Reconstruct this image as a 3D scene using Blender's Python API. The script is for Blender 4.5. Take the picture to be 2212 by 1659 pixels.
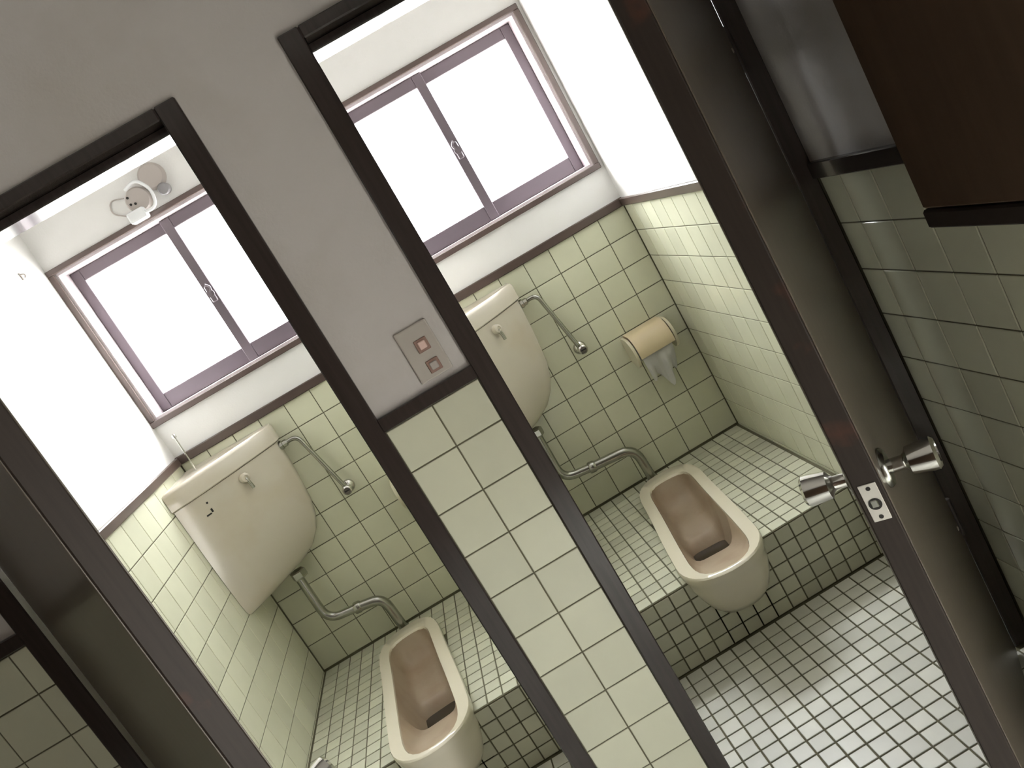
import bpy, bmesh, math, random
from mathutils import Matrix, Vector, Euler

# ------------------------------------------------------------------ scene, camera, world, light
scene = bpy.context.scene
for o in list(bpy.data.objects):
    bpy.data.objects.remove(o, do_unlink=True)
COL = scene.collection
Z0 = 1.025                      # lift: heights below are measured from the first tile joint of the pillar
random.seed(7)

cam_d = bpy.data.cameras.new('camera')
cam_d.sensor_fit = 'HORIZONTAL'; cam_d.sensor_width = 36.0
cam_d.lens = 36.0 * 1778.05 / 2212.0
cam_d.clip_start = 0.01
cam = bpy.data.objects.new('camera', cam_d); COL.objects.link(cam)
cam.matrix_world = (Matrix.Translation((0.09823, -1.52156, 0.36856 + Z0))
                    @ Matrix.Rotation(-0.0338645, 4, 'Z')
                    @ Matrix.Rotation(math.pi / 2 - 0.2073833, 4, 'X')
                    @ Matrix.Rotation(-0.527647, 4, 'Z'))
scene.camera = cam

world = bpy.data.worlds.new('overcast_sky'); scene.world = world
world.use_nodes = True
wbg = world.node_tree.nodes['Background']
wbg.inputs['Strength'].default_value = 33.0
_n, _l = world.node_tree.nodes, world.node_tree.links      # overcast sky: horizon a third of the zenith, duller ground below
_tc = _n.new('ShaderNodeTexCoord'); _sx = _n.new('ShaderNodeSeparateXYZ'); _l.new(_tc.outputs['Generated'], _sx.inputs[0])
_cr = _n.new('ShaderNodeValToRGB'); _mr = _n.new('ShaderNodeMapRange')
_mr.inputs['From Min'].default_value = -1.0; _l.new(_sx.outputs['Z'], _mr.inputs['Value']); _l.new(_mr.outputs[0], _cr.inputs[0])
_cr.color_ramp.elements[0].position = 0.495; _cr.color_ramp.elements[0].color = (0.24, 0.232, 0.215, 1)
_cr.color_ramp.elements[1].position = 1.0; _cr.color_ramp.elements[1].color = (0.97, 0.985, 1.0, 1)
_e = _cr.color_ramp.elements.new(0.505); _e.color = (0.335, 0.34, 0.345, 1)
_l.new(_cr.outputs[0], wbg.inputs['Color'])

vs = scene.view_settings
vs.view_transform = 'Standard'; vs.look = 'None'; vs.gamma = 1.0
vs.use_curve_mapping = False
vs.exposure = 0.80

D = 1.3185                       # back wall plane
XL, XR = -0.92, 0.845            # outer side walls of the two stalls
PW = 0.030                       # half thickness of the dividing wall
ZP = -0.79                       # raised floor
ZF = -1.025                      # lower floor
YR = 0.525                       # riser plane
XS = 0.852                       # hall side wall on the right
CEIL = 1.30
WIN_R = (0.062, 0.812)           # window openings
WIN_L = (-0.902, -0.150)
WZ = (0.285, 0.845)

def portal(name, xa, xb):
    l = bpy.data.lights.new(name, 'AREA'); l.shape = 'RECTANGLE'
    l.size = xb - xa; l.size_y = WZ[1] - WZ[0]
    l.cycles.is_portal = True
    o = bpy.data.objects.new(name, l); COL.objects.link(o)
    o.location = ((xa + xb) / 2, D + 0.2, (WZ[0] + WZ[1]) / 2 + Z0)
    o.rotation_euler = (-math.pi / 2, 0, 0)
portal('daylight_portal', *WIN_R)
portal('daylight_portal', *WIN_L)
l = bpy.data.lights.new('entrance_portal', 'AREA'); l.shape = 'RECTANGLE'; l.size = 0.60; l.size_y = 1.225; l.cycles.is_portal = True
o = bpy.data.objects.new('entrance_portal', l); COL.objects.link(o)
o.location = (XS + 0.12, -1.40, 0.6125); o.rotation_euler = (math.pi / 2, 0, math.pi / 2)   # entrance behind the camera

# ------------------------------------------------------------------ materials
def mat(name, col, rough=0.5, metal=0.0, coat=0.0, spec=0.5, var=0.0, noise=None, bump=None, stain=None, sss=0):
    """principled material; var = value jitter per object, noise=(scale, amount), bump=(scale, strength), stain=(scale, colour, lo, hi)"""
    m = bpy.data.materials.new(name); m.use_nodes = True
    nt = m.node_tree; N = nt.nodes; L = nt.links
    b = N['Principled BSDF']
    b.inputs['Roughness'].default_value = rough
    b.inputs['Metallic'].default_value = metal
    b.inputs['Coat Weight'].default_value = coat
    b.inputs['Coat Roughness'].default_value = 0.08
    b.inputs['Specular IOR Level'].default_value = spec
    b.inputs['Base Color'].default_value = (*col, 1)
    src = None
    tc = N.new('ShaderNodeTexCoord')
    if noise or stain or var:
        rgb = N.new('ShaderNodeRGB'); rgb.outputs[0].default_value = (*col, 1); src = rgb.outputs[0]
    geo = N.new('ShaderNodeNewGeometry')
    if stain:
        n = N.new('ShaderNodeTexNoise'); n.inputs['Scale'].default_value = stain[0]; n.inputs['Detail'].default_value = 5
        L.new(geo.outputs['Position'], n.inputs['Vector'])
        r = N.new('ShaderNodeMapRange'); r.inputs['From Min'].default_value = stain[2]; r.inputs['From Max'].default_value = stain[3]
        L.new(n.outputs['Fac'], r.inputs['Value'])
        mx = N.new('ShaderNodeMix'); mx.data_type = 'RGBA'
        L.new(r.outputs[0], mx.inputs['Factor']); L.new(src, mx.inputs[6]); mx.inputs[7].default_value = (*stain[1], 1)
        src = mx.outputs[2]
    if noise or var:
        hs = N.new('ShaderNodeHueSaturation'); L.new(src, hs.inputs['Color'])
        val = None
        if var:
            oi = N.new('ShaderNodeObjectInfo')
            r = N.new('ShaderNodeMapRange'); r.inputs['To Min'].default_value = 1 - var; r.inputs['To Max'].default_value = 1 + var * 0.6
            L.new(oi.outputs['Random'], r.inputs['Value']); val = r.outputs[0]
        if noise:
            n = N.new('ShaderNodeTexNoise'); n.inputs['Scale'].default_value = noise[0]; n.inputs['Detail'].default_value = 4
            if len(noise) > 2:
                mp = N.new('ShaderNodeMapping'); mp.inputs['Scale'].default_value = noise[2]
                L.new(tc.outputs['Object'], mp.inputs['Vector']); L.new(mp.outputs[0], n.inputs['Vector'])
            else:
                L.new(geo.outputs['Position'], n.inputs['Vector'])
            r = N.new('ShaderNodeMapRange'); r.inputs['To Min'].default_value = 1 - noise[1]; r.inputs['To Max'].default_value = 1 + noise[1]
            L.new(n.outputs['Fac'], r.inputs['Value'])
            if val:
                mu = N.new('ShaderNodeMath'); mu.operation = 'MULTIPLY'; L.new(val, mu.inputs[0]); L.new(r.outputs[0], mu.inputs[1]); val = mu.outputs[0]
            else:
                val = r.outputs[0]
        L.new(val, hs.inputs['Value']); src = hs.outputs[0]
    if src:
        L.new(src, b.inputs['Base Color'])
    if bump:
        n = N.new('ShaderNodeTexNoise'); n.inputs['Scale'].default_value = bump[0]; n.inputs['Detail'].default_value = 6
        L.new(geo.outputs['Position'], n.inputs['Vector'])
        bp = N.new('ShaderNodeBump'); bp.inputs['Strength'].default_value = bump[1]; bp.inputs['Distance'].default_value = 0.004
        L.new(n.outputs['Fac'], bp.inputs['Height']); L.new(bp.outputs[0], b.inputs['Normal'])
    return m

def frosted(name):
    m = bpy.data.materials.new(name); m.use_nodes = True
    nt = m.node_tree; N = nt.nodes; L = nt.links; N.clear()
    out = N.new('ShaderNodeOutputMaterial')
    tr = N.new('ShaderNodeBsdfTransparent'); tr.inputs['Color'].default_value = (0.97, 0.98, 0.98, 1)
    tl = N.new('ShaderNodeBsdfTranslucent'); tl.inputs['Color'].default_value = (0.95, 0.96, 0.97, 1)
    gl = N.new('ShaderNodeBsdfGlossy'); gl.inputs['Roughness'].default_value = 0.3
    m1 = N.new('ShaderNodeMixShader'); m1.inputs[0].default_value = 0.2
    L.new(tr.outputs[0], m1.inputs[1]); L.new(tl.outputs[0], m1.inputs[2])
    m2 = N.new('ShaderNodeMixShader'); m2.inputs[0].default_value = 0.04
    L.new(m1.outputs[0], m2.inputs[1]); L.new(gl.outputs[0], m2.inputs[2])
    L.new(m2.outputs[0], out.inputs['Surface'])
    return m

MT = dict(
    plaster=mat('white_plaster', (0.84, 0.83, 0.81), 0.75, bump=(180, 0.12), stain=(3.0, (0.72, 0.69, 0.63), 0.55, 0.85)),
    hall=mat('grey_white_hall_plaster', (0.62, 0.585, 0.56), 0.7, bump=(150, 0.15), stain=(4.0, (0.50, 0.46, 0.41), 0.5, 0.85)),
    tile=mat('pale_green_glazed_tile', (0.725, 0.728, 0.56), 0.16, var=0.07, noise=(14, 0.05)),
    mosaic=mat('pale_mosaic_tile', (0.69, 0.69, 0.55), 0.34, var=0.16, noise=(20, 0.06)),
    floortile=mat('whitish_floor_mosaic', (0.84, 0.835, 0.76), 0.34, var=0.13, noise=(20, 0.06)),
    grout=mat('olive_grout', (0.150, 0.138, 0.088), 0.9, noise=(40, 0.25)),
    wood=mat('dark_varnished_wood', (0.040, 0.031, 0.028), 0.22, coat=0.35, noise=(6, 0.3, (25, 25, 1.5))),
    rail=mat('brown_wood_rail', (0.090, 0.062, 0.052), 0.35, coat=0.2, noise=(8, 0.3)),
    trimw=mat('brown_window_casing', (0.115, 0.080, 0.072), 0.35, coat=0.2, noise=(8, 0.25)),
    door=mat('brown_door_laminate', (0.115, 0.095, 0.072), 0.32, coat=0.15, noise=(5, 0.2, (12, 12, 0.8))),
    dooredge=mat('dark_door_edge', (0.036, 0.027, 0.022), 0.5, spec=0.25, noise=(6, 0.3, (30, 30, 2)), stain=(9.0, (0.11, 0.045, 0.03), 0.60, 0.74)),
    cabinet=mat('reddish_brown_cabinet_wood', (0.085, 0.054, 0.034), 0.4, noise=(4, 0.35, (14, 14, 1.2))),
    cabdark=mat('blackish_brown_wood', (0.03, 0.022, 0.018), 0.5),
    alu=mat('bronze_aluminium', (0.16, 0.135, 0.15), 0.38, metal=0.35),
    porc=mat('ivory_porcelain', (0.82, 0.76, 0.61), 0.14, coat=0.3),
    tank=mat('cream_tank_porcelain', (0.66, 0.61, 0.51), 0.2, coat=0.3, stain=(5, (0.60, 0.52, 0.39), 0.5, 0.8)),
    bowl=mat('stained_bowl_porcelain', (0.52, 0.42, 0.31), 0.42, stain=(11, (0.44, 0.32, 0.22), 0.45, 0.75)),
    chrome=mat('worn_chrome', (0.62, 0.61, 0.58), 0.14, metal=1.0),
    pipe=mat('dull_chrome_pipe', (0.40, 0.40, 0.36), 0.22, metal=1.0, noise=(15, 0.2)),
    steel=mat('brushed_latch_steel', (0.75, 0.72, 0.66), 0.4, metal=0.6),
    dark=mat('dark_hole', (0.02, 0.018, 0.015), 0.7),
    water=mat('shade_dark_trap_water', (0.06, 0.044, 0.03), 0.08),  # near-black colour stands in for the shade inside the trap
    beige=mat('beige_plastic', (0.76, 0.63, 0.42), 0.35),
    paper=mat('white_tissue', (0.90, 0.89, 0.86), 0.9, bump=(60, 0.2)),
    cheek=mat('pale_beige_plastic', (0.66, 0.62, 0.46), 0.4),
    switchp=mat('beige_switch_plate', (0.52, 0.48, 0.43), 0.4),
    switchb=mat('brown_switch_button', (0.34, 0.22, 0.18), 0.3),
    neon=mat('pale_pink_indicator', (0.85, 0.62, 0.55), 0.3),
    fitting=mat('dusty_beige_plastic', (0.50, 0.45, 0.42), 0.5),
    fitgrey=mat('grey_plastic', (0.30, 0.29, 0.30), 0.5),
    white=mat('white_plastic', (0.85, 0.86, 0.87), 0.4),
    reveal=mat('daylight_pale_reveal', (0.62, 0.55, 0.57), 0.35),  # brown boards coloured pale, standing in for strong daylight on them
    glass=frosted('frosted_glass'),
)

# ------------------------------------------------------------------ helpers
ROOT = {}                                     # top-level object -> its local-to-measured matrix
def tag(o, label=None, cat=None, group=None, kind=None):
    if label: o['label'] = label
    if cat: o['category'] = cat
    if group: o['group'] = group
    if kind: o['kind'] = kind
    return o
def empty(name, loc, rotz=0.0):
    o = bpy.data.objects.new(name, None); COL.objects.link(o)
    o.empty_display_size = 0.1
    o.location = (loc[0], loc[1], loc[2] + Z0); o.rotation_euler = (0, 0, rotz)
    ROOT[o] = Matrix.Translation(loc) @ Matrix.Rotation(rotz, 4, 'Z')
    return o
def add(name, bm, m, parent=None, smooth=False, local=False, base=None):
    """link a bmesh as one object. Coordinates are measured ones unless local."""
    if parent is None:
        if base is None:
            base = (0, 0, 0)
        bm.transform(Matrix.Translation([-c for c in base]))
    elif not local:
        bm.transform(ROOT[parent].inverted())
    bmesh.ops.recalc_face_normals(bm, faces=bm.faces[:])
    me = bpy.data.meshes.new(name); bm.to_mesh(me); bm.free()
    if smooth:
        for p in me.polygons: p.use_smooth = True
        try: me.set_sharp_from_angle(angle=math.radians(40))
        except Exception: pass
    me.materials.append(MT[m])
    o = bpy.data.objects.new(name, me); COL.objects.link(o)
    if parent is None:
        o.location = (base[0], base[1], base[2] + Z0); ROOT[o] = Matrix.Translation(base)
    else:
        o.parent = parent; ROOT[o] = ROOT[parent]
    return o
def box(bm, x0, x1, y0, y1, z0, z1, bev=0.0, seg=1):
    t = bmesh.new(); bmesh.ops.create_cube(t, size=1)
    t.transform(Matrix.Translation(((x0 + x1) / 2, (y0 + y1) / 2, (z0 + z1) / 2)) @ Matrix.Diagonal((x1 - x0, y1 - y0, z1 - z0, 1)))
    if bev: bmesh.ops.bevel(t, geom=t.edges[:], offset=bev, segments=seg, affect='EDGES', profile=0.5)
    merge(bm, t); return bm
def merge(bm, t):
    me = bpy.data.meshes.new('tmp'); t.to_mesh(me); t.free(); bm.from_mesh(me); bpy.data.meshes.remove(me)
def B(*a, bev=0.0, seg=1):
    return box(bmesh.new(), *a, bev=bev, seg=seg)
def axis_mat(p, d):
    d = Vector(d).normalized()
    return Matrix.Translation(p) @ d.to_track_quat('Z', 'Y').to_matrix().to_4x4()
def lathe(bm, p, d, prof, seg=28):
    """profile of (radius, height) turned around axis d from p"""
    M = axis_mat(p, d); rings = []
    for r, h in prof:
        if r < 1e-6: rings.append([bm.verts.new(M @ Vector((0, 0, h)))])
        else: rings.append([bm.verts.new(M @ Vector((r * math.cos(2 * math.pi * i / seg), r * math.sin(2 * math.pi * i / seg), h))) for i in range(seg)])
    for a, b in zip(rings, rings[1:]):
        for i in range(seg):
            j = (i + 1) % seg
            if len(a) == 1 and len(b) == 1: continue
            if len(a) == 1: bm.faces.new((a[0], b[i], b[j]))
            elif len(b) == 1: bm.faces.new((a[i], a[j], b[0]))
            else: bm.faces.new((a[i], a[j], b[j], b[i]))
    return bm
def fillet(pts, rad, n=7):
    pts = [Vector(p) for p in pts]; out = [pts[0]]
    for a, b, c in zip(pts, pts[1:], pts[2:]):
        u = (a - b).normalized(); v = (c - b).normalized()
        r = min(rad, (a - b).length * 0.48, (c - b).length * 0.48)
        p, q = b + u * r, b + v * r
        for i in range(n + 1):
            t = i / n; out.append((1 - t) ** 2 * p + 2 * t * (1 - t) * b + t * t * q)
    out.append(pts[-1]); return out
def tube(bm, pts, r, rad=0.03, seg=14):
    P = fillet(pts, rad); n = len(P); rings = []
    t0 = (P[1] - P[0]).normalized(); up = t0.orthogonal().normalized()
    for i, p in enumerate(P):
        t = ((P[i] - P[i - 1]).normalized() if i else t0)
        if 0 < i < n - 1: t = ((P[i + 1] - P[i]).normalized() + t).normalized()
        up = (up - t * up.dot(t)).normalized(); w = t.cross(up)
        rr = r[i * (len(r) - 1) // (n - 1)] if isinstance(r, (list, tuple)) else r
        rings.append([bm.verts.new(p + rr * (math.cos(2 * math.pi * k / seg) * up + math.sin(2 * math.pi * k / seg) * w)) for k in range(seg)])
    for a, b in zip(rings, rings[1:]):
        for k in range(seg): bm.faces.new((a[k], a[(k + 1) % seg], b[(k + 1) % seg], b[k]))
    bm.faces.new(rings[0][::-1]); bm.faces.new(rings[-1]); return bm
def loft(bm, rings, cap0=False, cap1=False):
    R = [[bm.verts.new(p) for p in r] for r in rings]; n = len(R[0])
    for a, b in zip(R, R[1:]):
        for k in range(n): bm.faces.new((a[k], a[(k + 1) % n], b[(k + 1) % n], b[k]))
    if cap0: bm.faces.new(R[0][::-1])
    if cap1: bm.faces.new(R[-1])
    return R
def struct(name, bm, m, **k):
    return tag(add(name, bm, m, **k), kind='structure')

# tiles: one shared mesh per size; local X = width, Z = height, -Y = glazed face
TILE = {}
def tile_mesh(w, h, b, t, m):
    k = (round(w, 3), round(h, 3), b, m)
    if k not in TILE:
        w, h = k[0], k[1]
        o = [(-w / 2, -h / 2), (w / 2, -h / 2), (w / 2, h / 2), (-w / 2, h / 2)]
        i = [(sx * (w / 2 - b) * (1 if w > 2 * b else .5), sz * (h / 2 - b)) for sx, sz in ((-1, -1), (1, -1), (1, 1), (-1, 1))]
        v = [(x, 0, z) for x, z in i] + [(x, b * 0.6, z) for x, z in o] + [(x, t, z) for x, z in o]
        f = [(0, 1, 2, 3)] + [(4 + a, 4 + (a + 1) % 4, (a + 1) % 4, a) for a in range(4)] + [(8 + a, 8 + (a + 1) % 4, 4 + (a + 1) % 4, 4 + a) for a in range(4)]
        me = bpy.data.meshes.new('tile'); me.from_pydata(v, [], f); me.materials.append(MT[m]); TILE[k] = me
    return TILE[k]
FACE = {'-y': (0, 0, 0), '+x': (0, 0, math.pi / 2), '-x': (0, 0, -math.pi / 2), '+z': (-math.pi / 2, 0, 0)}
def edges(a, b, j0, p):
    """joint positions of pitch p through j0, clipped to a..b"""
    k = math.ceil((a - j0) / p - 1e-6); e = [a]
    while j0 + k * p < b - 1e-6:
        if j0 + k * p > a + 0.012: e.append(j0 + k * p)
        k += 1
    if b - e[-1] < 0.012 and len(e) > 1: e.pop()
    e.append(b); return e
def tiles(parent, face, plane, ea, eb, m='tile', gap=0.0030, b=0.0013, t=0.0035, skip=None, limit=None, key=None, nm='tile'):
    """ea: joints along the horizontal axis, eb: joints along the vertical (or depth) axis"""
    cells = []
    for a0, a1 in zip(ea, ea[1:]):
        for b0, b1 in zip(eb, eb[1:]):
            ca, cb = (a0 + a1) / 2, (b0 + b1) / 2
            if skip and skip(ca, cb): continue
            cells.append((ca, cb, a1 - a0 - gap, b1 - b0 - gap))
    rest = []
    if limit and len(cells) > limit:
        cells.sort(key=key); rest = cells[limit:]; cells = cells[:limit]
    def pos(ca, cb):
        return {'-y': (ca, plane, cb), '+x': (plane, ca, cb), '-x': (plane, ca, cb), '+z': (ca, cb, plane)}[face]
    inv = ROOT[parent].inverted()
    for ca, cb, w, h in cells:
        if w < 0.004 or h < 0.004: continue
        o = bpy.data.objects.new(nm, tile_mesh(w, h, b, t, m)); COL.objects.link(o); o.parent = parent
        o.location = inv @ Vector(pos(ca, cb))
        e = FACE[face]; j = 0.0022
        o.rotation_euler = (e[0] + random.uniform(-j, j), e[1] + random.uniform(-j, j), e[2] + random.uniform(-j, j))
    if rest:
        vv, ff = [], []; R3 = Euler(FACE[face]).to_matrix()
        for ca, cb, w, h in rest:
            if w < 0.004 or h < 0.004: continue
            me = tile_mesh(w, h, b, t, m); n0 = len(vv); q = inv @ Vector(pos(ca, cb))
            vv += [R3 @ v.co + q for v in me.vertices]
            ff += [[n0 + i for i in p.vertices] for p in me.polygons]
        me = bpy.data.meshes.new('tile_field'); me.from_pydata(vv, [], ff); me.materials.append(MT[m])
        o = bpy.data.objects.new('tile_field', me); COL.objects.link(o); o.parent = parent; tag(o, kind='stuff')

G = 0.0022                                     # joints lie this far behind the tile faces

# ------------------------------------------------------------------ shell
# back wall with two window openings
bm = bmesh.new(); y0, y1 = D, D + 0.12
xo = XL - 0.12, XR + 0.12
box(bm, xo[0], xo[1], y0, y1, ZF - 0.1, WZ[0]); box(bm, xo[0], xo[1], y0, y1, WZ[1], CEIL)
box(bm, xo[0], WIN_L[0], y0, y1, WZ[0], WZ[1]); box(bm, WIN_L[1], WIN_R[0], y0, y1, WZ[0], WZ[1]); box(bm, WIN_R[1], xo[1], y0, y1, WZ[0], WZ[1])
wall_back = tag(struct('wall_back', bm, 'plaster'), 'white plaster rear wall with green tiled lower half', 'wall')
add('grout_bed', B(XL, -PW, D - 0.003 + G, D - 0.0002, ZP - 0.01, 0.118), 'grout', wall_back)
add('grout_bed', B(PW, XR, D - 0.003 + G, D - 0.0002, ZP - 0.01, 0.118), 'grout', wall_back)
tiles(wall_back, '-y', D - 0.003, edges(PW, XR - 0.004, 0.035, 0.1), edges(ZP + 0.004, 0.116, 0.02, 0.1))
tiles(wall_back, '-y', D - 0.003, edges(XL + 0.004, -PW, -0.9156, 0.1), edges(ZP + 0.004, 0.116, 0.022, 0.1))

# side walls of the stalls
wall_left = tag(struct('wall_left', B(XL - 0.12, XL, 0.12, D, ZF - 0.1, CEIL), 'plaster'), 'bright plaster side wall of the left stall', 'wall')
add('grout_bed', B(XL, XL + 0.003 - G, 0.121, D - 0.004, ZF, 0.118), 'grout', wall_left)
tiles(wall_left, '+x', XL + 0.003, edges(0.122, D - 0.006, 1.30, 0.1), edges(ZF + 0.004, 0.116, 0.012, 0.1))
wall_right = tag(struct('wall_right', B(XR, XR + 0.12, 0.12, D, ZF - 0.1, CEIL), 'plaster'), 'bright plaster side wall of the right stall', 'wall')
add('grout_bed', B(XR - 0.003 + G, XR, 0.121, D - 0.004, ZF, 0.118), 'grout', wall_right)
tiles(wall_right, '-x', XR - 0.003, edges(0.122, D - 0.006, 1.3185, 0.1), edges(ZF + 0.004, 0.116, 0.017, 0.1))
# dividing wall between the stalls, its hall end is the pillar between the doors
wall_middle = tag(struct('wall_middle', B(-PW + 0.003, PW - 0.003, 0.12, D, ZF - 0.1, CEIL), 'plaster'), 'thin plaster wall dividing the two stalls', 'wall')
for sx, f in ((-1, '-x'), (1, '+x')):
    a, b = sorted((sx * (PW - 0.003), sx * (PW - G)))
    add('grout_bed', B(a, b, 0.122, D - 0.004, ZF, 0.118), 'grout', wall_middle)
    tiles(wall_middle, f, sx * PW, edges(0.125, D - 0.006, 1.3185, 0.1), edges(ZF + 0.004, 0.116, 0.02, 0.1))

# front wall towards the hall
HX0 = -2.2
bm = bmesh.new()
box(bm, HX0, XS, 0, 0.12, 0.765, CEIL)                       # above the doors
box(bm, -0.102, 0.102, 0, 0.12, ZF - 0.1, 0.765)             # pillar
box(bm, HX0, -0.855, 0, 0.12, ZF - 0.1, 0.765)               # left of the left door
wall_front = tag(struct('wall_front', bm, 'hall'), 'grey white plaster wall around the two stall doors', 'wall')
add('grout_bed', B(-0.101, 0.101, -0.0045 + G, -0.0002, ZF, 0.094), 'grout', wall_front)
tiles(wall_front, '-y', -0.0045, edges(-0.1, 0.1, 0, 0.1), edges(ZF + 0.004, 0.0925, 0, 0.1))
add('grout_bed', B(HX0 + .01, -0.857, -0.0045 + G, -0.0002, ZF, 0.094), 'grout', wall_front)
tiles(wall_front, '-y', -0.0045, edges(-1.4, -0.86, 0, 0.1), edges(ZF + 0.004, 0.0925, 0, 0.1))
# hall side wall on the right
ENT = (-1.70, -1.10, ZF, 0.20)                # daylit entrance in the hall side wall, behind the camera
bm = bmesh.new()
box(bm, XS, XS + 0.1, ENT[1], 0.12, ZF - 0.1, CEIL); box(bm, XS, XS + 0.1, -2.4, ENT[0], ZF - 0.1, CEIL); box(bm, XS, XS + 0.1, ENT[0], ENT[1], ENT[3], CEIL)
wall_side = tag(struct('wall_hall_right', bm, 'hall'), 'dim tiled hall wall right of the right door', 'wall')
add('grout_bed', B(XS - 0.003 + G, XS - 0.0002, -1.3, -0.001, ZF, 0.094), 'grout', wall_side)
tiles(wall_side, '-x', XS - 0.003, edges(-1.28, -0.012, -0.083, 0.1), edges(ZF + 0.004, 0.0925, -0.006, 0.1))
struct('wall_hall_rear', B(HX0, XS, -2.5, -2.4, ZF - 0.1, CEIL), 'cabinet')
struct('wall_hall_left', B(HX0 - 0.1, HX0, -2.4, 0.12, ZF - 0.1, CEIL), 'cabinet')
struct('ceiling', B(HX0 - 0.1, XS + 0.12, -2.5, D + 0.12, CEIL, CEIL + 0.1), 'plaster')

# floors
floor = tag(struct('floor', B(HX0, XS, -2.4, D, ZF - 0.1, ZF - G), 'grout'), 'pale square mosaic floor running through the right doorway', 'floor')
P = 0.0485
def fl_skip(x, y):
    return abs(x) < 0.142 and y > -0.01 or x < -0.855 and y > -0.01 or x > 0.815 and y > -0.01 and y < 0.12 or -0.855 < x < -0.815 and -0.01 < y < 0.12
vis = lambda c: 0 if (0.12 < c[0] < 0.80 and c[1] > -0.30) else (1 + abs(c[0] + 0.4) + abs(c[1] - 0.4))
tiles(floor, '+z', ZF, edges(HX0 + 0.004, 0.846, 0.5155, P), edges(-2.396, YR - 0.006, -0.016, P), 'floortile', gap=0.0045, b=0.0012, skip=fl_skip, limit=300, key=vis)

def plat_skip(cx, cy0, ang):
    def f(x, y):
        dx, dy = x - cx, y - cy0
        u = dx * math.sin(ang) + dy * math.cos(ang); v = dx * math.cos(ang) - dy * math.sin(ang)
        return u < 0.645 and abs(v) < 0.099
    return f
TOI = {'r': (0.424, math.radians(5.4)), 'l': (-0.486, math.radians(-6.3))}
for nm, xa, xb, j0, key in (('floor_raised_right', PW + 0.006, XR - 0.006, 0.196, 'r'), ('floor_raised_left', XL + 0.006, -PW - 0.006, -0.374, 'l')):
    bm = bmesh.new(); tx, ta = TOI[key]
    def nt(u, v): return (tx + u * math.sin(ta) + v * math.cos(ta), YR + u * math.cos(ta) - v * math.sin(ta))
    def on_front(v):
        a, b = nt(-0.05, v), nt(0.7, v); t = (YR + G - a[1]) / (b[1] - a[1]); return (a[0] + (b[0] - a[0]) * t, YR + G)
    pts = [(xa - 0.005, YR + G), on_front(-0.098), nt(0.64, -0.098), nt(0.64, 0.098), on_front(0.098), (xb + 0.005, YR + G), (xb + 0.005, D - 0.003), (xa - 0.005, D - 0.003)]
    va = [bm.verts.new((*p, ZF)) for p in pts]; vb = [bm.verts.new((*p, ZP - G)) for p in pts]
    bm.faces.new(va); bm.faces.new(vb)
    for i in range(8): bm.faces.new((va[i], va[(i + 1) % 8], vb[(i + 1) % 8], vb[i]))
    pl = tag(struct(nm, bm, 'grout'), 'raised mosaic tiled step of the %s stall' % ('right' if key == 'r' else 'left'), 'floor')
    tiles(pl, '+z', ZP, edges(xa + 0.004, xb - 0.006, j0, 0.0482), edges(YR + 0.004, D - 0.011, YR + 0.002, 0.0482), 'mosaic', gap=0.004, b=0.0012, skip=plat_skip(tx, YR, ta))
    tiles(pl, '-y', YR, edges(xa, xb, j0, 0.0482), edges(ZF + 0.001, ZP - 0.004, ZP - 0.002, 0.0472), 'mosaic', gap=0.004, b=0.0012,
          skip=lambda x, z: abs(x - tx - 0.005) < 0.062 and z > -0.90, nm='riser_tile')

# rails of dark wood above the tiles
n_trim = [0]
def trim(bm, m, label, **k):
    n_trim[0] += 1
    return tag(struct('trim_%d' % n_trim[0], bm, m, **k), label, 'rail')
trim(B(PW, XR, D - 0.015, D, 0.115, 0.145, bev=0.003), 'rail', 'brown wooden rail on the rear wall of the right stall')
trim(B(XL, -PW, D - 0.015, D, 0.115, 0.145, bev=0.003), 'rail', 'brown wooden rail on the rear wall of the left stall')
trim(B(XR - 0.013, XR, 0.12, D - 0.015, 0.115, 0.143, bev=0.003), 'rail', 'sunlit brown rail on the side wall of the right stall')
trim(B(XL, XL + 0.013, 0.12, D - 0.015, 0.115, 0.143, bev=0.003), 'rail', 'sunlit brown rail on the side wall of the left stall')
trim(B(-0.101, 0.101, -0.012, 0, 0.0935, 0.1215, bev=0.002), 'wood', 'short dark rail below the light switch on the pillar')
trim(B(HX0, -0.857, -0.012, 0, 0.0935, 0.1215, bev=0.002), 'wood', 'dark rail behind the left door')
trim(B(XS - 0.014, XS, -0.405, -0.008, 0.0935, 0.126, bev=0.002), 'wood', 'dark rail on the hall wall behind the right door')

# door frames
def door_frame(xa, xb, label):
    n_trim[0] += 1
    r = empty('trim_%d' % n_trim[0], ((xa + xb) / 2, 0.06, ZF)); tag(r, label, 'door frame', kind='structure')
    w = 0.040; ya, yb = -0.010, 0.122
    add('jamb', B(xa, xa + w, ya, yb, ZF, 0.775, bev=0.0025), 'wood', r)
    add('jamb', B(xb - w, xb, ya, yb, ZF, 0.775, bev=0.0025), 'wood', r)
    add('head', B(xa + w, xb - w, ya, yb, 0.752, 0.775, bev=0.0025), 'wood', r)
    add('stop', B(xa + w, xb - w, 0.032, yb, 0.735, 0.752, bev=0.002), 'wood', r)
    return r
door_frame(0.100, 0.848, 'dark varnished wood frame of the right doorway')
door_frame(-0.862, -0.100, 'dark varnished wood frame of the left doorway')

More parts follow.
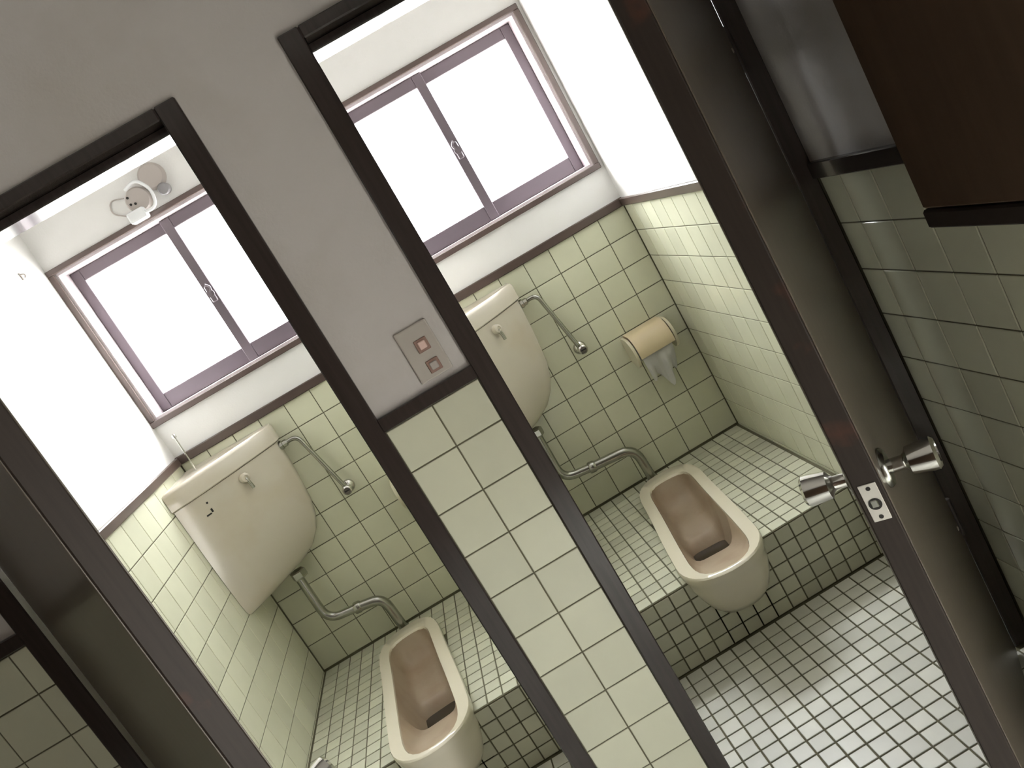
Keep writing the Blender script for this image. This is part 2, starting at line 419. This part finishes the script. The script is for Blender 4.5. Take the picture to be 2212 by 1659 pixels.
# ------------------------------------------------------------------ windows
def window(n, xa, xb, label, front_left):
    za, zb = WZ
    r = empty('window_%d' % n, ((xa + xb) / 2, D + 0.05, za)); tag(r, label, 'window', kind='structure')
    c = 0.020
    add('casing', B(xa - c, xb + c, D - 0.012, D + 0.004, zb, zb + 0.018, bev=0.002), 'trimw', r)
    add('casing', B(xa - c, xb + c, D - 0.014, D + 0.004, za - 0.02, za, bev=0.002), 'trimw', r)
    add('casing', B(xa - c, xa, D - 0.012, D + 0.004, za, zb, bev=0.002), 'trimw', r)
    add('casing', B(xb, xb + c, D - 0.012, D + 0.004, za, zb, bev=0.002), 'trimw', r)
    t = 0.008
    add('reveal', B(xa, xb, D + 0.004, D + 0.12, zb - t, zb), 'reveal', r)
    add('sill', B(xa, xb, D + 0.004, D + 0.12, za, za + t), 'reveal', r)
    add('reveal', B(xa, xa + t, D + 0.004, D + 0.12, za + t, zb - t), 'reveal', r)
    add('reveal', B(xb - t, xb, D + 0.004, D + 0.12, za + t, zb - t), 'reveal', r)
    # two sliding sashes
    xa += t; xb -= t; za += t; zb -= t
    xm = (xa + xb) / 2
    for left in (True, False):
        front = (left == front_left)
        y = D + (0.062 if front else 0.092)
        x0, x1 = (xa, xm + 0.018) if left else (xm - 0.018, xb)
        st = 0.034; rt = 0.040; rb = 0.056
        bm = bmesh.new()
        box(bm, x0, x0 + st, y, y + 0.026, za, zb, bev=0.002)
        box(bm, x1 - st, x1, y, y + 0.026, za, zb, bev=0.002)
        box(bm, x0 + st, x1 - st, y + .001, y + 0.025, zb - rt, zb, bev=0.002)
        box(bm, x0 + st, x1 - st, y + .001, y + 0.025, za, za + rb, bev=0.002)
        s = add('sash', bm, 'alu', r)
        add('pane', B(x0 + st - 0.004, x1 - st + 0.004, y + 0.011, y + 0.015, za + rb - 0.004, zb - rt + 0.004), 'glass', s)
        if front:
            xc = (x1 - st / 2) if left else (x0 + st / 2); zc = (za + zb) / 2 - 0.01
            k = bmesh.new(); box(k, xc - 0.010, xc + 0.010, y - 0.008, y, zc - 0.03, zc + 0.03, bev=0.003)
            lathe(k, (xc, y - 0.006, zc), (0, -1, 0), [(0, 0), (0.013, 0), (0.013, 0.008), (0, 0.010)], 16)
            tube(k, [(xc, y - 0.012, zc), (xc + (-0.022 if left else 0.022) * .6, y - 0.014, zc + 0.02), (xc, y - 0.014, zc + 0.034)], 0.0035, 0.01, 8)
            add('crescent_latch', k, 'alu', s, smooth=True)
    return r
window(1, *WIN_R, 'two sash frosted window in the right stall', True)
window(2, *WIN_L, 'two sash frosted window under the electric fitting in the left stall', False)

# ------------------------------------------------------------------ doors
def door(n, pivot, edge, side, label):
    """side=+1: hinged on the right. Local +X runs from hinge to latch edge, local Y is the hall face normal times side."""
    px, py = pivot; ex, ey = edge
    ang = math.atan2(ey - py, ex - px); W = math.hypot(ex - px, ey - py)
    r = empty('door_%d' % n, (px, py, ZF), ang); tag(r, label, 'door', kind='structure')
    T = 0.035; h0, h1 = 0.012, 1.752           # heights above floor
    s = side                                     # hall face lies on local y = 0
    def L(a): return a
    bm = bmesh.new(); ya, yb = sorted((-s * T, 0))
    box(bm, 0.006, W, ya, yb, h0, h1, bev=0.0015)
    leaf = add('leaf', bm, 'dooredge', r, local=True)
    # face panels of lighter laminate on both sides, slightly inside the edges
    for yy0, yy1 in ((0, s * 0.0025), (-s * (T + 0.0025), -s * T)):
        a, b = sorted((yy0, yy1))
        add('face_panel', B(0.012, W - 0.002, a, b, h0 + 0.004, h1 - 0.004, bev=0.0008), 'door', r, local=True)
    # latch
    zc = Z_LATCH - ZF
    p = add('latch_plate', B(W - 0.0005, W + 0.0015, -s * T / 2 - 0.0115, -s * T / 2 + 0.0115, zc - 0.0285, zc + 0.0285, bev=0.0006), 'steel', r, local=True)
    k = bmesh.new(); lathe(k, (W + 0.0012, -s * T / 2, zc - 0.002), (1, 0, 0), [(0, 0), (0.0085, 0), (0.0085, 0.0012), (0, 0.0012)], 20)
    add('latch_hole', k, 'dark', p, local=True)
    k = bmesh.new(); box(k, W, W + 0.0035, -s * T / 2 - 0.005, -s * T / 2 + 0.004, zc - 0.007, zc + 0.004, bev=0.001)
    add('latch_bolt', k, 'pipe', p, local=True)
    for dz in (-0.022, 0.022):
        k = bmesh.new(); lathe(k, (W + 0.0012, -s * T / 2, zc + dz), (1, 0, 0), [(0.003, 0), (0.003, 0.0009), (0, 0.0009)], 12)
        add('screw', k, 'dark', p, local=True)
    # knobs on both faces
    kz = Z_KNOB - ZF
    for d, y in ((s, s * 0.0025), (-s, -s * (T + 0.0025))):
        kb = bmesh.new(); q = (W - 0.055, y, kz)
        lathe(kb, q, (0, d, 0), [(0.010, 0.004), (0.010, 0.026), (0.0125, 0.030), (0.0195, 0.034), (0.0225, 0.060), (0.0225, 0.066), (0.019, 0.070), (0.0165, 0.070), (0.015, 0.066), (0.006, 0.066), (0, 0.066)], 36)
        kn = add('knob', kb, 'chrome', r, smooth=True, local=True)
        kb = bmesh.new(); lathe(kb, q, (0, d, 0), [(0, 0), (0.028, 0), (0.028, 0.003), (0.024, 0.008), (0.012, 0.010), (0.0, 0.010)], 32)
        add('rosette', kb, 'pipe', kn, smooth=True, local=True)
    # hinges
    for hz in (0.355, 1.40):
        k = bmesh.new(); lathe(k, (0.0, s * 0.003, hz - 0.045), (0, 0, 1), [(0, 0), (0.0055, 0), (0.0055, 0.09), (0, 0.09)], 12)
        hg = add('hinge', k, 'cabdark', r, smooth=True, local=True)
        k = bmesh.new(); lathe(k, (0.045, s * 0.0025, hz), (0, s, 0), [(0, 0), (0.005, 0), (0.0035, 0.002), (0, 0.0025)], 14)
        add('hinge_screw', k, 'steel', hg, smooth=True, local=True)
    return r
Z_LATCH, Z_KNOB = -0.217, -0.203
door(1, (0.803, -0.014), (0.478, -0.566), 1, 'brown door opened outwards on the right showing its latch plate and knob')
door(2, (-0.805, -0.014), (-0.413, -0.545), -1, 'dark brown door opened outwards at the lower left')

# ------------------------------------------------------------------ squat toilets
OUT = [(0, 0.0), (0.004, 0.034), (0.016, 0.066), (0.040, 0.094), (0.075, 0.114), (0.115, 0.1235), (0.17, 0.125), (0.30, 0.1235), (0.45, 0.119),
       (0.58, 0.116), (0.66, 0.115), (0.715, 0.109), (0.755, 0.096), (0.785, 0.074), (0.803, 0.045), (0.808, 0.0)]
INN = [(0.028, 0.0), (0.031, 0.03), (0.044, 0.056), (0.070, 0.074), (0.11, 0.083), (0.17, 0.085), (0.30, 0.083), (0.45, 0.079), (0.56, 0.077),
       (0.64, 0.076), (0.690, 0.070), (0.717, 0.056), (0.728, 0.030), (0.731, 0.0)]
def outline(pts, n=72):
    full = [Vector((u, v)) for u, v in pts] + [Vector((u, -v)) for u, v in pts[-2:0:-1]]
    # closed Catmull-Rom, resampled by length
    m = len(full); dense = []
    for i in range(m):
        p0, p1, p2, p3 = (full[(i + k - 1) % m] for k in range(4))
        for j in range(8):
            t = j / 8
            dense.append(0.5 * ((2 * p1) + (p2 - p0) * t + (2 * p0 - 5 * p1 + 4 * p2 - p3) * t * t + (3 * p1 - p0 - 3 * p2 + p3) * t ** 3))
    L = [0]
    for a, b in zip(dense, dense[1:] + dense[:1]): L.append(L[-1] + (b - a).length)
    out = []; k = 0
    for i in range(n):
        d = L[-1] * i / n
        while L[k + 1] < d: k += 1
        t = (d - L[k]) / (L[k + 1] - L[k]); out.append(dense[k].lerp(dense[(k + 1) % len(dense)], t))
    return out
def toilet(cx, ang, label):
    # local: X across, Y from the front tip towards the rear wall, Z up from the rim
    RIM = 0.036                                   # rim height above the raised floor
    y_front = YR - 0.120
    r = empty('squat_toilet', (cx - 0.120 * math.sin(ang), y_front, ZP + RIM), -ang)
    tag(r, label, 'toilet', 'squat toilets on the raised steps')
    O = outline(OUT); I = outline(INN)
    c = lambda p, z, s=1.0, cc=(0.38, 0), su=None: Vector(((p.y - cc[1]) * s + cc[1], (p.x - cc[0]) * (su or s) + cc[0], z))
    # rim and outer skirt
    bm = bmesh.new()
    rings = []
    rings.append([c(p, -0.007, 1.0) for p in I])
    rings.append([c(p, 0.0, 1.02) for p in I])
    rings.append([c(p, 0.0, 0.985) for p in O])
    rings.append([c(p, -0.004, 0.998) for p in O])
    rings.append([c(p, -0.012, 1.0) for p in O])
    rings.append([c(p, -0.026, 0.992) for p in O])
    rings.append([c(p, -0.036, 0.955, su=0.98) for p in O])
    def low(p, z, sx, dy):
        y = p.x + dy * max(0, 1 - p.x / 0.16); return Vector((p.y * sx, min(y, 0.79 if z > -0.12 else 0.62), z))
    rings.append([low(p, -0.060, 0.935, 0.012) for p in O])
    rings.append([low(p, -0.100, 0.86, 0.028) for p in O])
    rings.append([low(p, -0.140, 0.74, 0.052) for p in O])
    rings.append([low(p, -0.170, 0.58, 0.082) for p in O])
    rings.append([low(p, -0.184, 0.40, 0.120) for p in O])
    loft(bm, rings, cap1=True)
    add('rim', bm, 'porc', r, smooth=True, local=True)
    # basin: floor falls from the rear to a drop behind a sloping shelf at the front
    def depth(u):
        if u < 0.300: return 0.004 + 0.092 * max(0.0, (u - 0.03) / 0.27)
        if u < 0.310: return 0.096 + 0.069 * (u - 0.300) / 0.010
        if u < 0.445: return 0.165
        if u < 0.50:
            t = (u - 0.445) / 0.055; return 0.165 - 0.052 * (1 - (1 - t) ** 2)
        return 0.113 - 0.045 * (u - 0.50) / 0.23
    IW = sorted((p.x, abs(p.y)) for p in outline(INN, 400))
    def half(u):
        for (u0, w0), (u1, w1) in zip(IW, IW[1:]):
            if u0 <= u <= u1: return w0 + (w1 - w0) * (u - u0) / max(1e-9, u1 - u0)
        return 0.0
    ua, ub = IW[0][0], IW[-1][0]
    st = [ua + (ub - ua) * (1 - math.cos(math.pi * i / 40)) / 2 for i in range(41)] + [0.297, 0.300, 0.305, 0.310, 0.313, 0.44, 0.445, 0.45, 0.455, 0.46, 0.47, 0.48, 0.49]
    bm = bmesh.new(); rows = []; NT = 20
    for u in sorted(st):
        w = half(u); row = []
        e = min(1.0, max(0.0, ub - u) / 0.055); e = math.sin(e * math.pi / 2)
        for j in range(NT + 1):
            t = -math.cos(math.pi * j / NT)
            row.append(bm.verts.new((w * t, u, -0.006 - depth(u) * e * (1 - abs(t) ** 7))))
        rows.append(row)
    for r0, r1 in zip(rows, rows[1:]):
        for j in range(NT): bm.faces.new((r0[j], r0[j + 1], r1[j + 1], r1[j]))
    bmesh.ops.remove_doubles(bm, verts=bm.verts[:], dist=1e-5)
    bs = add('basin', bm, 'bowl', r, smooth=True, local=True)
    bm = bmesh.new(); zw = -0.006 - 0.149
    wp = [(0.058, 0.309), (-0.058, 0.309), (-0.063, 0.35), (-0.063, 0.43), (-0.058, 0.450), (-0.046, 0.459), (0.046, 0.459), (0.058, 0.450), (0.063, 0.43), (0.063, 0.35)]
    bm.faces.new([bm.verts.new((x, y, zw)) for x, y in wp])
    add('trap_shade_water', bm, 'water', bs, local=True)  # flat water sheet added to darken the pit like a shaded hole
    return r
toilet(*TOI['r'], 'ivory porcelain squat toilet on the step of the right stall')
toilet(*TOI['l'], 'ivory porcelain squat toilet on the step of the left stall')

# ------------------------------------------------------------------ corner cisterns
def cistern(x0, label, spout):
    r = empty('cistern', (x0, D - 0.003, -0.40)); tag(r, label, 'cistern', 'corner cisterns above the toilets')
    LEG = 0.285
    def ring(z, w, leg, ret=0.055, n=9, ins=0.0008):
        """plan at height z: along the side wall (leg), diagonal bulged front, along the rear wall (w)"""
        a = Vector((ins, -leg)); b = Vector((w, -ret)); pts = [Vector((ins, -ins)), a]
        d = b - a; nrm = Vector((d.y, -d.x)).normalized()
        if nrm.y > 0: nrm = -nrm
        for i in range(1, n):
            t = i / n; pts.append(a + d * t + nrm * 0.016 * math.sin(math.pi * t) ** 0.8)
        pts += [b, Vector((w + 0.004, -ret * 0.7)), Vector((w + 0.004, -ret * 0.3)), Vector((w + 0.002, -ins))]
        return [Vector((x0 + p.x, D - 0.003 + p.y, z)) for p in pts]
    bm = bmesh.new()
    R = [ring(-0.398, 0.05, 0.20, 0.02), ring(-0.396, 0.085, 0.235, 0.03), ring(-0.387, 0.140, 0.260, 0.04), ring(-0.370, 0.190, 0.270), ring(-0.345, 0.232, 0.275), ring(-0.310, 0.264, 0.278),
         ring(-0.265, 0.288, 0.281), ring(-0.210, 0.303, 0.283), ring(-0.12, 0.312, LEG), ring(-0.03, 0.317, LEG), ring(0.022, 0.319, LEG)]
    loft(bm, R, cap0=True, cap1=True)
    add('body', bm, 'tank', r, smooth=True)
    bm = bmesh.new()
    R = [ring(0.024, 0.322, 0.292), ring(0.028, 0.327, 0.297, 0.058), ring(0.076, 0.327, 0.297, 0.058), ring(0.084, 0.324, 0.293, 0.056), ring(0.088, 0.315, 0.284, 0.052, ins=0.006), ring(0.083, 0.295, 0.262, 0.05, ins=0.012), ring(0.080, 0.26, 0.23, 0.045, ins=0.02)]
    loft(bm, R, cap0=True, cap1=True)
    lid = add('lid', bm, 'tank', r, smooth=True)
    # lever on the front
    a = Vector((x0, D - 0.003 - LEG)); b = Vector((x0 + 0.318, D - 0.058)); d = (b - a); nrm = Vector((d.y, -d.x)).normalized()
    if nrm.y > 0: nrm = -nrm
    def fp(t, z, o=0.0):
        p = a + d * t + nrm * (0.016 * math.sin(math.pi * t) ** 0.8 + o); return Vector((p.x, p.y, z))
    n3 = Vector((nrm.x, nrm.y, 0))
    bm = bmesh.new(); lathe(bm, fp(0.60, -0.010), n3, [(0, 0), (0.0165, 0), (0.0165, 0.010), (0.0145, 0.018), (0.008, 0.020), (0.007, 0.017), (0, 0.017)], 24)
    lv = add('lever_boss', bm, 'tank', r, smooth=True)
    bm = bmesh.new(); tube(bm, [fp(0.60, -0.012, 0.012), fp(0.605, -0.030, 0.016), fp(0.612, -0.052, 0.014)], 0.0058, 0.01, 10)
    add('lever', bm, 'pipe', lv, smooth=True)
    if spout:
        bm = bmesh.new(); bx, by = x0 + 0.068, D - 0.105
        tube(bm, [(bx, by, 0.082), (bx + 0.003, by, 0.212)], 0.0034, 0.01, 10)
        lathe(bm, (bx + 0.003, by, 0.208), (0, 0, 1), [(0, 0), (0.007, 0.002), (0.008, 0.008), (0.005, 0.014), (0, 0.015)], 14)
        add('spout_rod', bm, 'chrome', r, smooth=True)
        # maker's mark: two small dark strokes
        for t, z, w, h in ((0.245, -0.008, 0.006, 0.006), (0.245, -0.036, 0.006, 0.013), (0.215, -0.043, 0.022, 0.005)):
            p = fp(t, z, -0.0006)
            q = bmesh.new(); box(q, -w / 2, w / 2, -0.0012, 0.0012, -h / 2, h / 2)
            q.transform(Matrix.Translation(p) @ Matrix.Rotation(math.atan2(d.y, d.x), 4, 'Z'))
            add('maker_mark', q, 'dark', r)
    # small drain nut underneath
    bm = bmesh.new(); lathe(bm, (x0 + 0.145, D - 0.078, -0.421), (0, 0, 1), [(0, 0), (0.026, 0), (0.028, 0.006), (0.028, 0.026), (0.024, 0.03), (0, 0.03)], 6)
    add('outlet_nut', bm, 'pipe', r)
    return r
cistern(XL + 0.004, 'whole cream corner cistern with a rod on its lid in the left stall', True)
cistern(PW + 0.002, 'cream corner cistern half hidden by the frame in the right stall', False)

# ------------------------------------------------------------------ pipes
def flush_pipe(x, xe, label):
    r = empty('flush_pipe', (xe, D - 0.075, ZP)); tag(r, label, 'pipe', 'flush pipes under the cisterns')
    y = D - 0.075
    bm = bmesh.new()
    tube(bm, [(x, y, -0.422), (x, y, -0.604), (x + 0.115, y, -0.620)], 0.0155, 0.05, 18)
    add('elbow', bm, 'pipe', r, smooth=True)
    bm = bmesh.new(); tube(bm, [(x + 0.112, y, -0.620), (xe, y, -0.636), (xe + 0.006, y, -0.788)], 0.0175, 0.055, 18)
    add('bend', bm, 'pipe', r, smooth=True)
    bm = bmesh.new(); lathe(bm, (x + 0.098, y, -0.6178), (1, 0, -0.14), [(0.0, 0), (0.0195, 0.0), (0.0215, 0.004), (0.0215, 0.020), (0.0185, 0.026), (0, 0.026)], 12)
    add('coupling_nut', bm, 'pipe', r, smooth=True)
    bm = bmesh.new(); lathe(bm, (xe + 0.006, y, ZP), (0, 0, 1), [(0.024, 0), (0.024, 0.004), (0.021, 0.012), (0.017, 0.014)], 20)
    add('floor_collar', bm, 'pipe', r, smooth=True)
flush_pipe(-0.779, -0.578, 'bent chrome flush pipe below the left cistern')
flush_pipe(0.178, 0.452, 'bent chrome flush pipe below the right cistern')

def supply(xt, xv, zv, label):
    """thin feed from a wall valve up to the cistern end"""
    r = empty('water_supply', (xv, D - 0.003, zv)); tag(r, label, 'water pipe', 'feed pipes beside the cisterns')
    y = D - 0.035
    bm = bmesh.new(); tube(bm, [(xt + 0.010, y, 0.003), (xt + 0.064, y, 0.005), (xv - 0.004, y, zv + 0.008)], 0.0080, 0.045, 12)
    add('feed_tube', bm, 'pipe', r, smooth=True)
    bm = bmesh.new(); lathe(bm, (xt, y, 0.003), (1, 0, 0), [(0, 0), (0.016, 0), (0.016, 0.010), (0.0125, 0.012), (0.0125, 0.024), (0.008, 0.028), (0, 0.028)], 8)
    add('tank_nut', bm, 'pipe', r)
    bm = bmesh.new(); lathe(bm, (xv, D - 0.003, zv), (0, -1, 0), [(0, 0), (0.024, 0), (0.0235, 0.004), (0.018, 0.010), (0.011, 0.013), (0.011, 0.046), (0.0165, 0.050), (0.0165, 0.060), (0.012, 0.064), (0, 0.064)], 24)
    v = add('stop_valve', bm, 'chrome', r, smooth=True)
    bm = bmesh.new(); box(bm, xv - 0.009, xv + 0.009, D - 0.069, D - 0.066, zv - 0.002, zv + 0.002)
    add('screw_slot', bm, 'dark', v)
supply(-0.5930, -0.480, -0.243, 'thin chrome feed pipe with wall valve beside the left cistern')
supply(0.3555, 0.466, -0.240, 'thin chrome feed pipe with wall valve beside the right cistern')

# ------------------------------------------------------------------ paper holders and paper
def paper_holder(xa, xb, zt, label):
    yb = D - 0.0035
    r = empty('paper_holder', ((xa + xb) / 2, yb, zt - 0.10)); tag(r, label, 'paper holder', 'beige paper holders')
    add('back_plate', B(xa, xb, yb - 0.006, yb, zt - 0.100, zt - 0.002, bev=0.002), 'beige', r)
    for x in (xa, xb - 0.010):
        bm = bmesh.new(); pts = []
        for i in range(13):
            a = math.pi / 2 + math.pi * i / 12
            pts.append((yb - 0.055 + 0.058 * math.cos(a) * 1.0, zt - 0.058 + 0.056 * math.sin(a)))
        pts += [(yb - 0.006, zt - 0.114 + 0.02), (yb - 0.006, zt - 0.002)]
        va = [bm.verts.new((x, p, q)) for p, q in pts]; vb = [bm.verts.new((x + 0.010, p, q)) for p, q in pts]
        bm.faces.new(va); bm.faces.new(vb[::-1]); n = len(va)
        for i in range(n): bm.faces.new((va[i], va[(i + 1) % n], vb[(i + 1) % n], vb[i]))
        add('cheek', bm, 'cheek', r, smooth=True)
    bm = bmesh.new(); ro, ri = [], []
    for i in range(11):
        a = math.pi / 2 + math.radians(108) * i / 10
        ro.append((yb - 0.052 + 0.064 * math.cos(a), zt - 0.060 + 0.064 * math.sin(a)))
        ri.append((yb - 0.052 + 0.0605 * math.cos(a), zt - 0.060 + 0.0605 * math.sin(a)))
    ro.insert(0, (yb - 0.004, zt + 0.004)); ri.insert(0, (yb - 0.004, zt + 0.0005))
    loop = ro + ri[::-1]; x0, x1 = xa + 0.014, xb - 0.014
    va = [bm.verts.new((x0, *p)) for p in loop]; vb = [bm.verts.new((x1, *p)) for p in loop]; n = len(loop)
    for i in range(n): bm.faces.new((va[i], va[(i + 1) % n], vb[(i + 1) % n], vb[i]))
    m = len(ro)
    for i in range(m - 1):
        for v in (va, vb): bm.faces.new((v[i], v[i + 1], v[n - 2 - i], v[n - 1 - i]))
    add('cover', bm, 'beige', r, smooth=True)
    bm = bmesh.new(); lathe(bm, (xa + 0.008, yb - 0.056, zt - 0.066), (1, 0, 0), [(0, 0), (0.008, 0), (0.008, xb - xa - 0.016), (0, xb - xa - 0.016)], 12)
    add('spindle', bm, 'fitgrey', r, smooth=True)
    return r
def paper_roll(xa, xb, zt, tail, label):
    yb = D - 0.0035; c = (yb - 0.056, zt - 0.066); ra = 0.030
    r = empty('toilet_paper', ((xa + xb) / 2, c[0], zt - 0.066 - ra)); tag(r, label, 'toilet paper', 'toilet paper in the holders')
    bm = bmesh.new(); lathe(bm, (xa + 0.018, *c), (1, 0, 0), [(0.0095, 0), (ra, 0), (ra, xb - xa - 0.036), (0.0095, xb - xa - 0.036)], 28)
    add('roll', bm, 'paper', r, smooth=True)
    if tail:
        bm = bmesh.new(); nx, nz = 18, 16; grid = []
        for j in range(nz + 1):
            row = []
            for i in range(nx + 1):
                s, t = i / nx, j / nz
                x = xa + 0.020 + s * (xb - xa - 0.044) + t * (-0.010 + 0.006 * math.sin(3 * s)) + t * t * (0.5 - s) * 0.022
                fall = 0.098 + 0.010 * math.sin(s * 14 + 1) * t + 0.052 * t * max(0.0, 1 - abs(s - 0.52) * 3.2)
                y = c[0] - ra - 0.012 - 0.010 * math.sin(math.pi * t) - 0.010 * math.sin(s * 10 + t * 2) * t - 0.006 * t * math.sin(s * 23)
                row.append(bm.verts.new((x, y, c[1] - t * fall)))
            grid.append(row)
        for j in range(nz):
            for i in range(nx): bm.faces.new((grid[j][i], grid[j][i + 1], grid[j + 1][i + 1], grid[j + 1][i]))
        bmesh.ops.solidify(bm, geom=bm.faces[:], thickness=0.0008)
        add('hanging_sheet', bm, 'paper', r, smooth=True)
paper_holder(0.605, 0.768, -0.285, 'beige plastic paper holder with paper hanging out in the right stall')
paper_roll(0.605, 0.768, -0.285, True, 'white toilet paper hanging crumpled from the right stall holder')
paper_holder(-0.342, -0.180, -0.288, 'beige paper holder peeking out behind the frame in the left stall')
paper_roll(-0.342, -0.180, -0.288, False, 'toilet paper roll inside the left stall holder')

# ------------------------------------------------------------------ light switch on the pillar
r = empty('light_switch', (0.038, -0.0002, 0.15)); tag(r, 'beige switch plate with two small square buttons on the pillar', 'light switch')
add('plate', B(0.005, 0.072, -0.006, -0.0002, 0.134, 0.240, bev=0.003, seg=2), 'switchp', r)
for i, (z, m) in enumerate(((0.199, 'neon'), (0.156, 'switchb'))):
    b = add('bezel', B(0.0305, 0.0555, -0.0085, -0.005, z - 0.0125, z + 0.0125, bev=0.001), 'switchb', r)
    add('button', B(0.0355, 0.0505, -0.0115, -0.0075, z - 0.0075, z + 0.0075, bev=0.0015), m if i == 0 else 'fitting', b)

# ------------------------------------------------------------------ electric fitting above the left window
r = empty('electric_fitting', (-0.50, D, 0.88)); tag(r, 'dusty round electric fitting with white plug and cord above the left window', 'electric fitting')
bm = bmesh.new(); lathe(bm, (-0.466, D, 0.955), (0, -1, 0), [(0, 0), (0.043, 0), (0.043, 0.016), (0.036, 0.026), (0.018, 0.030), (0, 0.030)], 32)
add('round_base', bm, 'fitting', r, smooth=True)
bm = bmesh.new(); lathe(bm, (-0.452, D, 0.904), (0, -1, -0.1), [(0, 0), (0.018, 0), (0.020, 0.030), (0.016, 0.040), (0, 0.041)], 24)
add('cap', bm, 'fitgrey', r, smooth=True)
bm = bmesh.new(); lathe(bm, (-0.540, D, 0.912), (0, -1, 0), [(0, 0), (0.041, 0), (0.041, 0.022), (0.036, 0.030), (0, 0.032)], 32)
so = add('socket', bm, 'fitting', r, smooth=True)
for dx, dz in ((-0.024, 0.018), (-0.012, -0.008), (-0.026, -0.004)):
    bm = bmesh.new(); lathe(bm, (-0.540 + dx, D - 0.030, 0.912 + dz), (0, -1, 0), [(0.004, 0), (0.004, 0.003), (0, 0.003)], 10)
    add('socket_hole', bm, 'dark', so)
add('plug', B(-0.594, -0.535, D - 0.055, D - 0.013, 0.850, 0.886, bev=0.006, seg=2), 'white', r)
bm = bmesh.new(); tube(bm, [(-0.556, D - 0.035, 0.953), (-0.510, D - 0.05, 0.965), (-0.480, D - 0.05, 0.915), (-0.497, D - 0.05, 0.862), (-0.545, D - 0.045, 0.866)], 0.0052, 0.05, 10)
add('cord', bm, 'white', r, smooth=True)
bm = bmesh.new(); tube(bm, [(-0.580, D - 0.004, 0.94), (-0.625, D - 0.004, 0.955), (-0.640, D - 0.004, 0.915), (-0.598, D - 0.004, 0.885)], 0.0022, 0.03, 8)
add('wire', bm, 'fitting', r, smooth=True)

# ------------------------------------------------------------------ small hook on the left stall wall
r = empty('wall_hook', (XL, 1.132, 0.85)); tag(r, 'tiny grey coat hook high on the left stall side wall', 'hook')
add('hook_plate', B(XL, XL + 0.003, 1.128, 1.137, 0.844, 0.868, bev=0.001), 'fitting', r)
bm = bmesh.new(); tube(bm, [(XL + 0.002, 1.132, 0.862), (XL + 0.012, 1.132, 0.860), (XL + 0.014, 1.132, 0.852), (XL + 0.009, 1.132, 0.849)], 0.0022, 0.006, 8)
add('prong', bm, 'fitting', r, smooth=True)

# ------------------------------------------------------------------ wooden wall cabinet on the hall side wall
y0, y1, z0, z1 = -1.05, -0.425, 0.020, 0.92; xf = XS - 0.095
r = empty('wall_cabinet', (XS - 0.05, -0.74, z0)); tag(r, 'dark reddish brown wooden cabinet on the hall wall at the upper right', 'cabinet')
add('carcass', B(xf + 0.018, XS - 0.0004, y0, y1, z0 + 0.028, z1, bev=0.002), 'cabinet', r)
add('bottom_board', B(xf + 0.006, XS - 0.0004, y0 - 0.012, y1 + 0.012, z0, z0 + 0.028, bev=0.003), 'cabdark', r)
add('top_board', B(xf + 0.006, XS - 0.0004, y0 - 0.012, y1 + 0.012, z1, z1 + 0.024, bev=0.003), 'cabdark', r)
for a, b in ((y0 + 0.004, (y0 + y1) / 2 - 0.002), ((y0 + y1) / 2 + 0.002, y1 - 0.004)):
    d = add('cabinet_door', B(xf + 0.0, xf + 0.0175, a, b, z0 + 0.034, z1 - 0.006, bev=0.003), 'cabinet', r)
    kx = b - 0.03 if b < (y0 + y1) / 2 else a + 0.03
    bm = bmesh.new(); lathe(bm, (xf, kx, 0.40), (-1, 0, 0), [(0, 0), (0.006, 0), (0.006, 0.010), (0.012, 0.014), (0.011, 0.022), (0, 0.024)], 16)
    add('pull', bm, 'pipe', d, smooth=True)
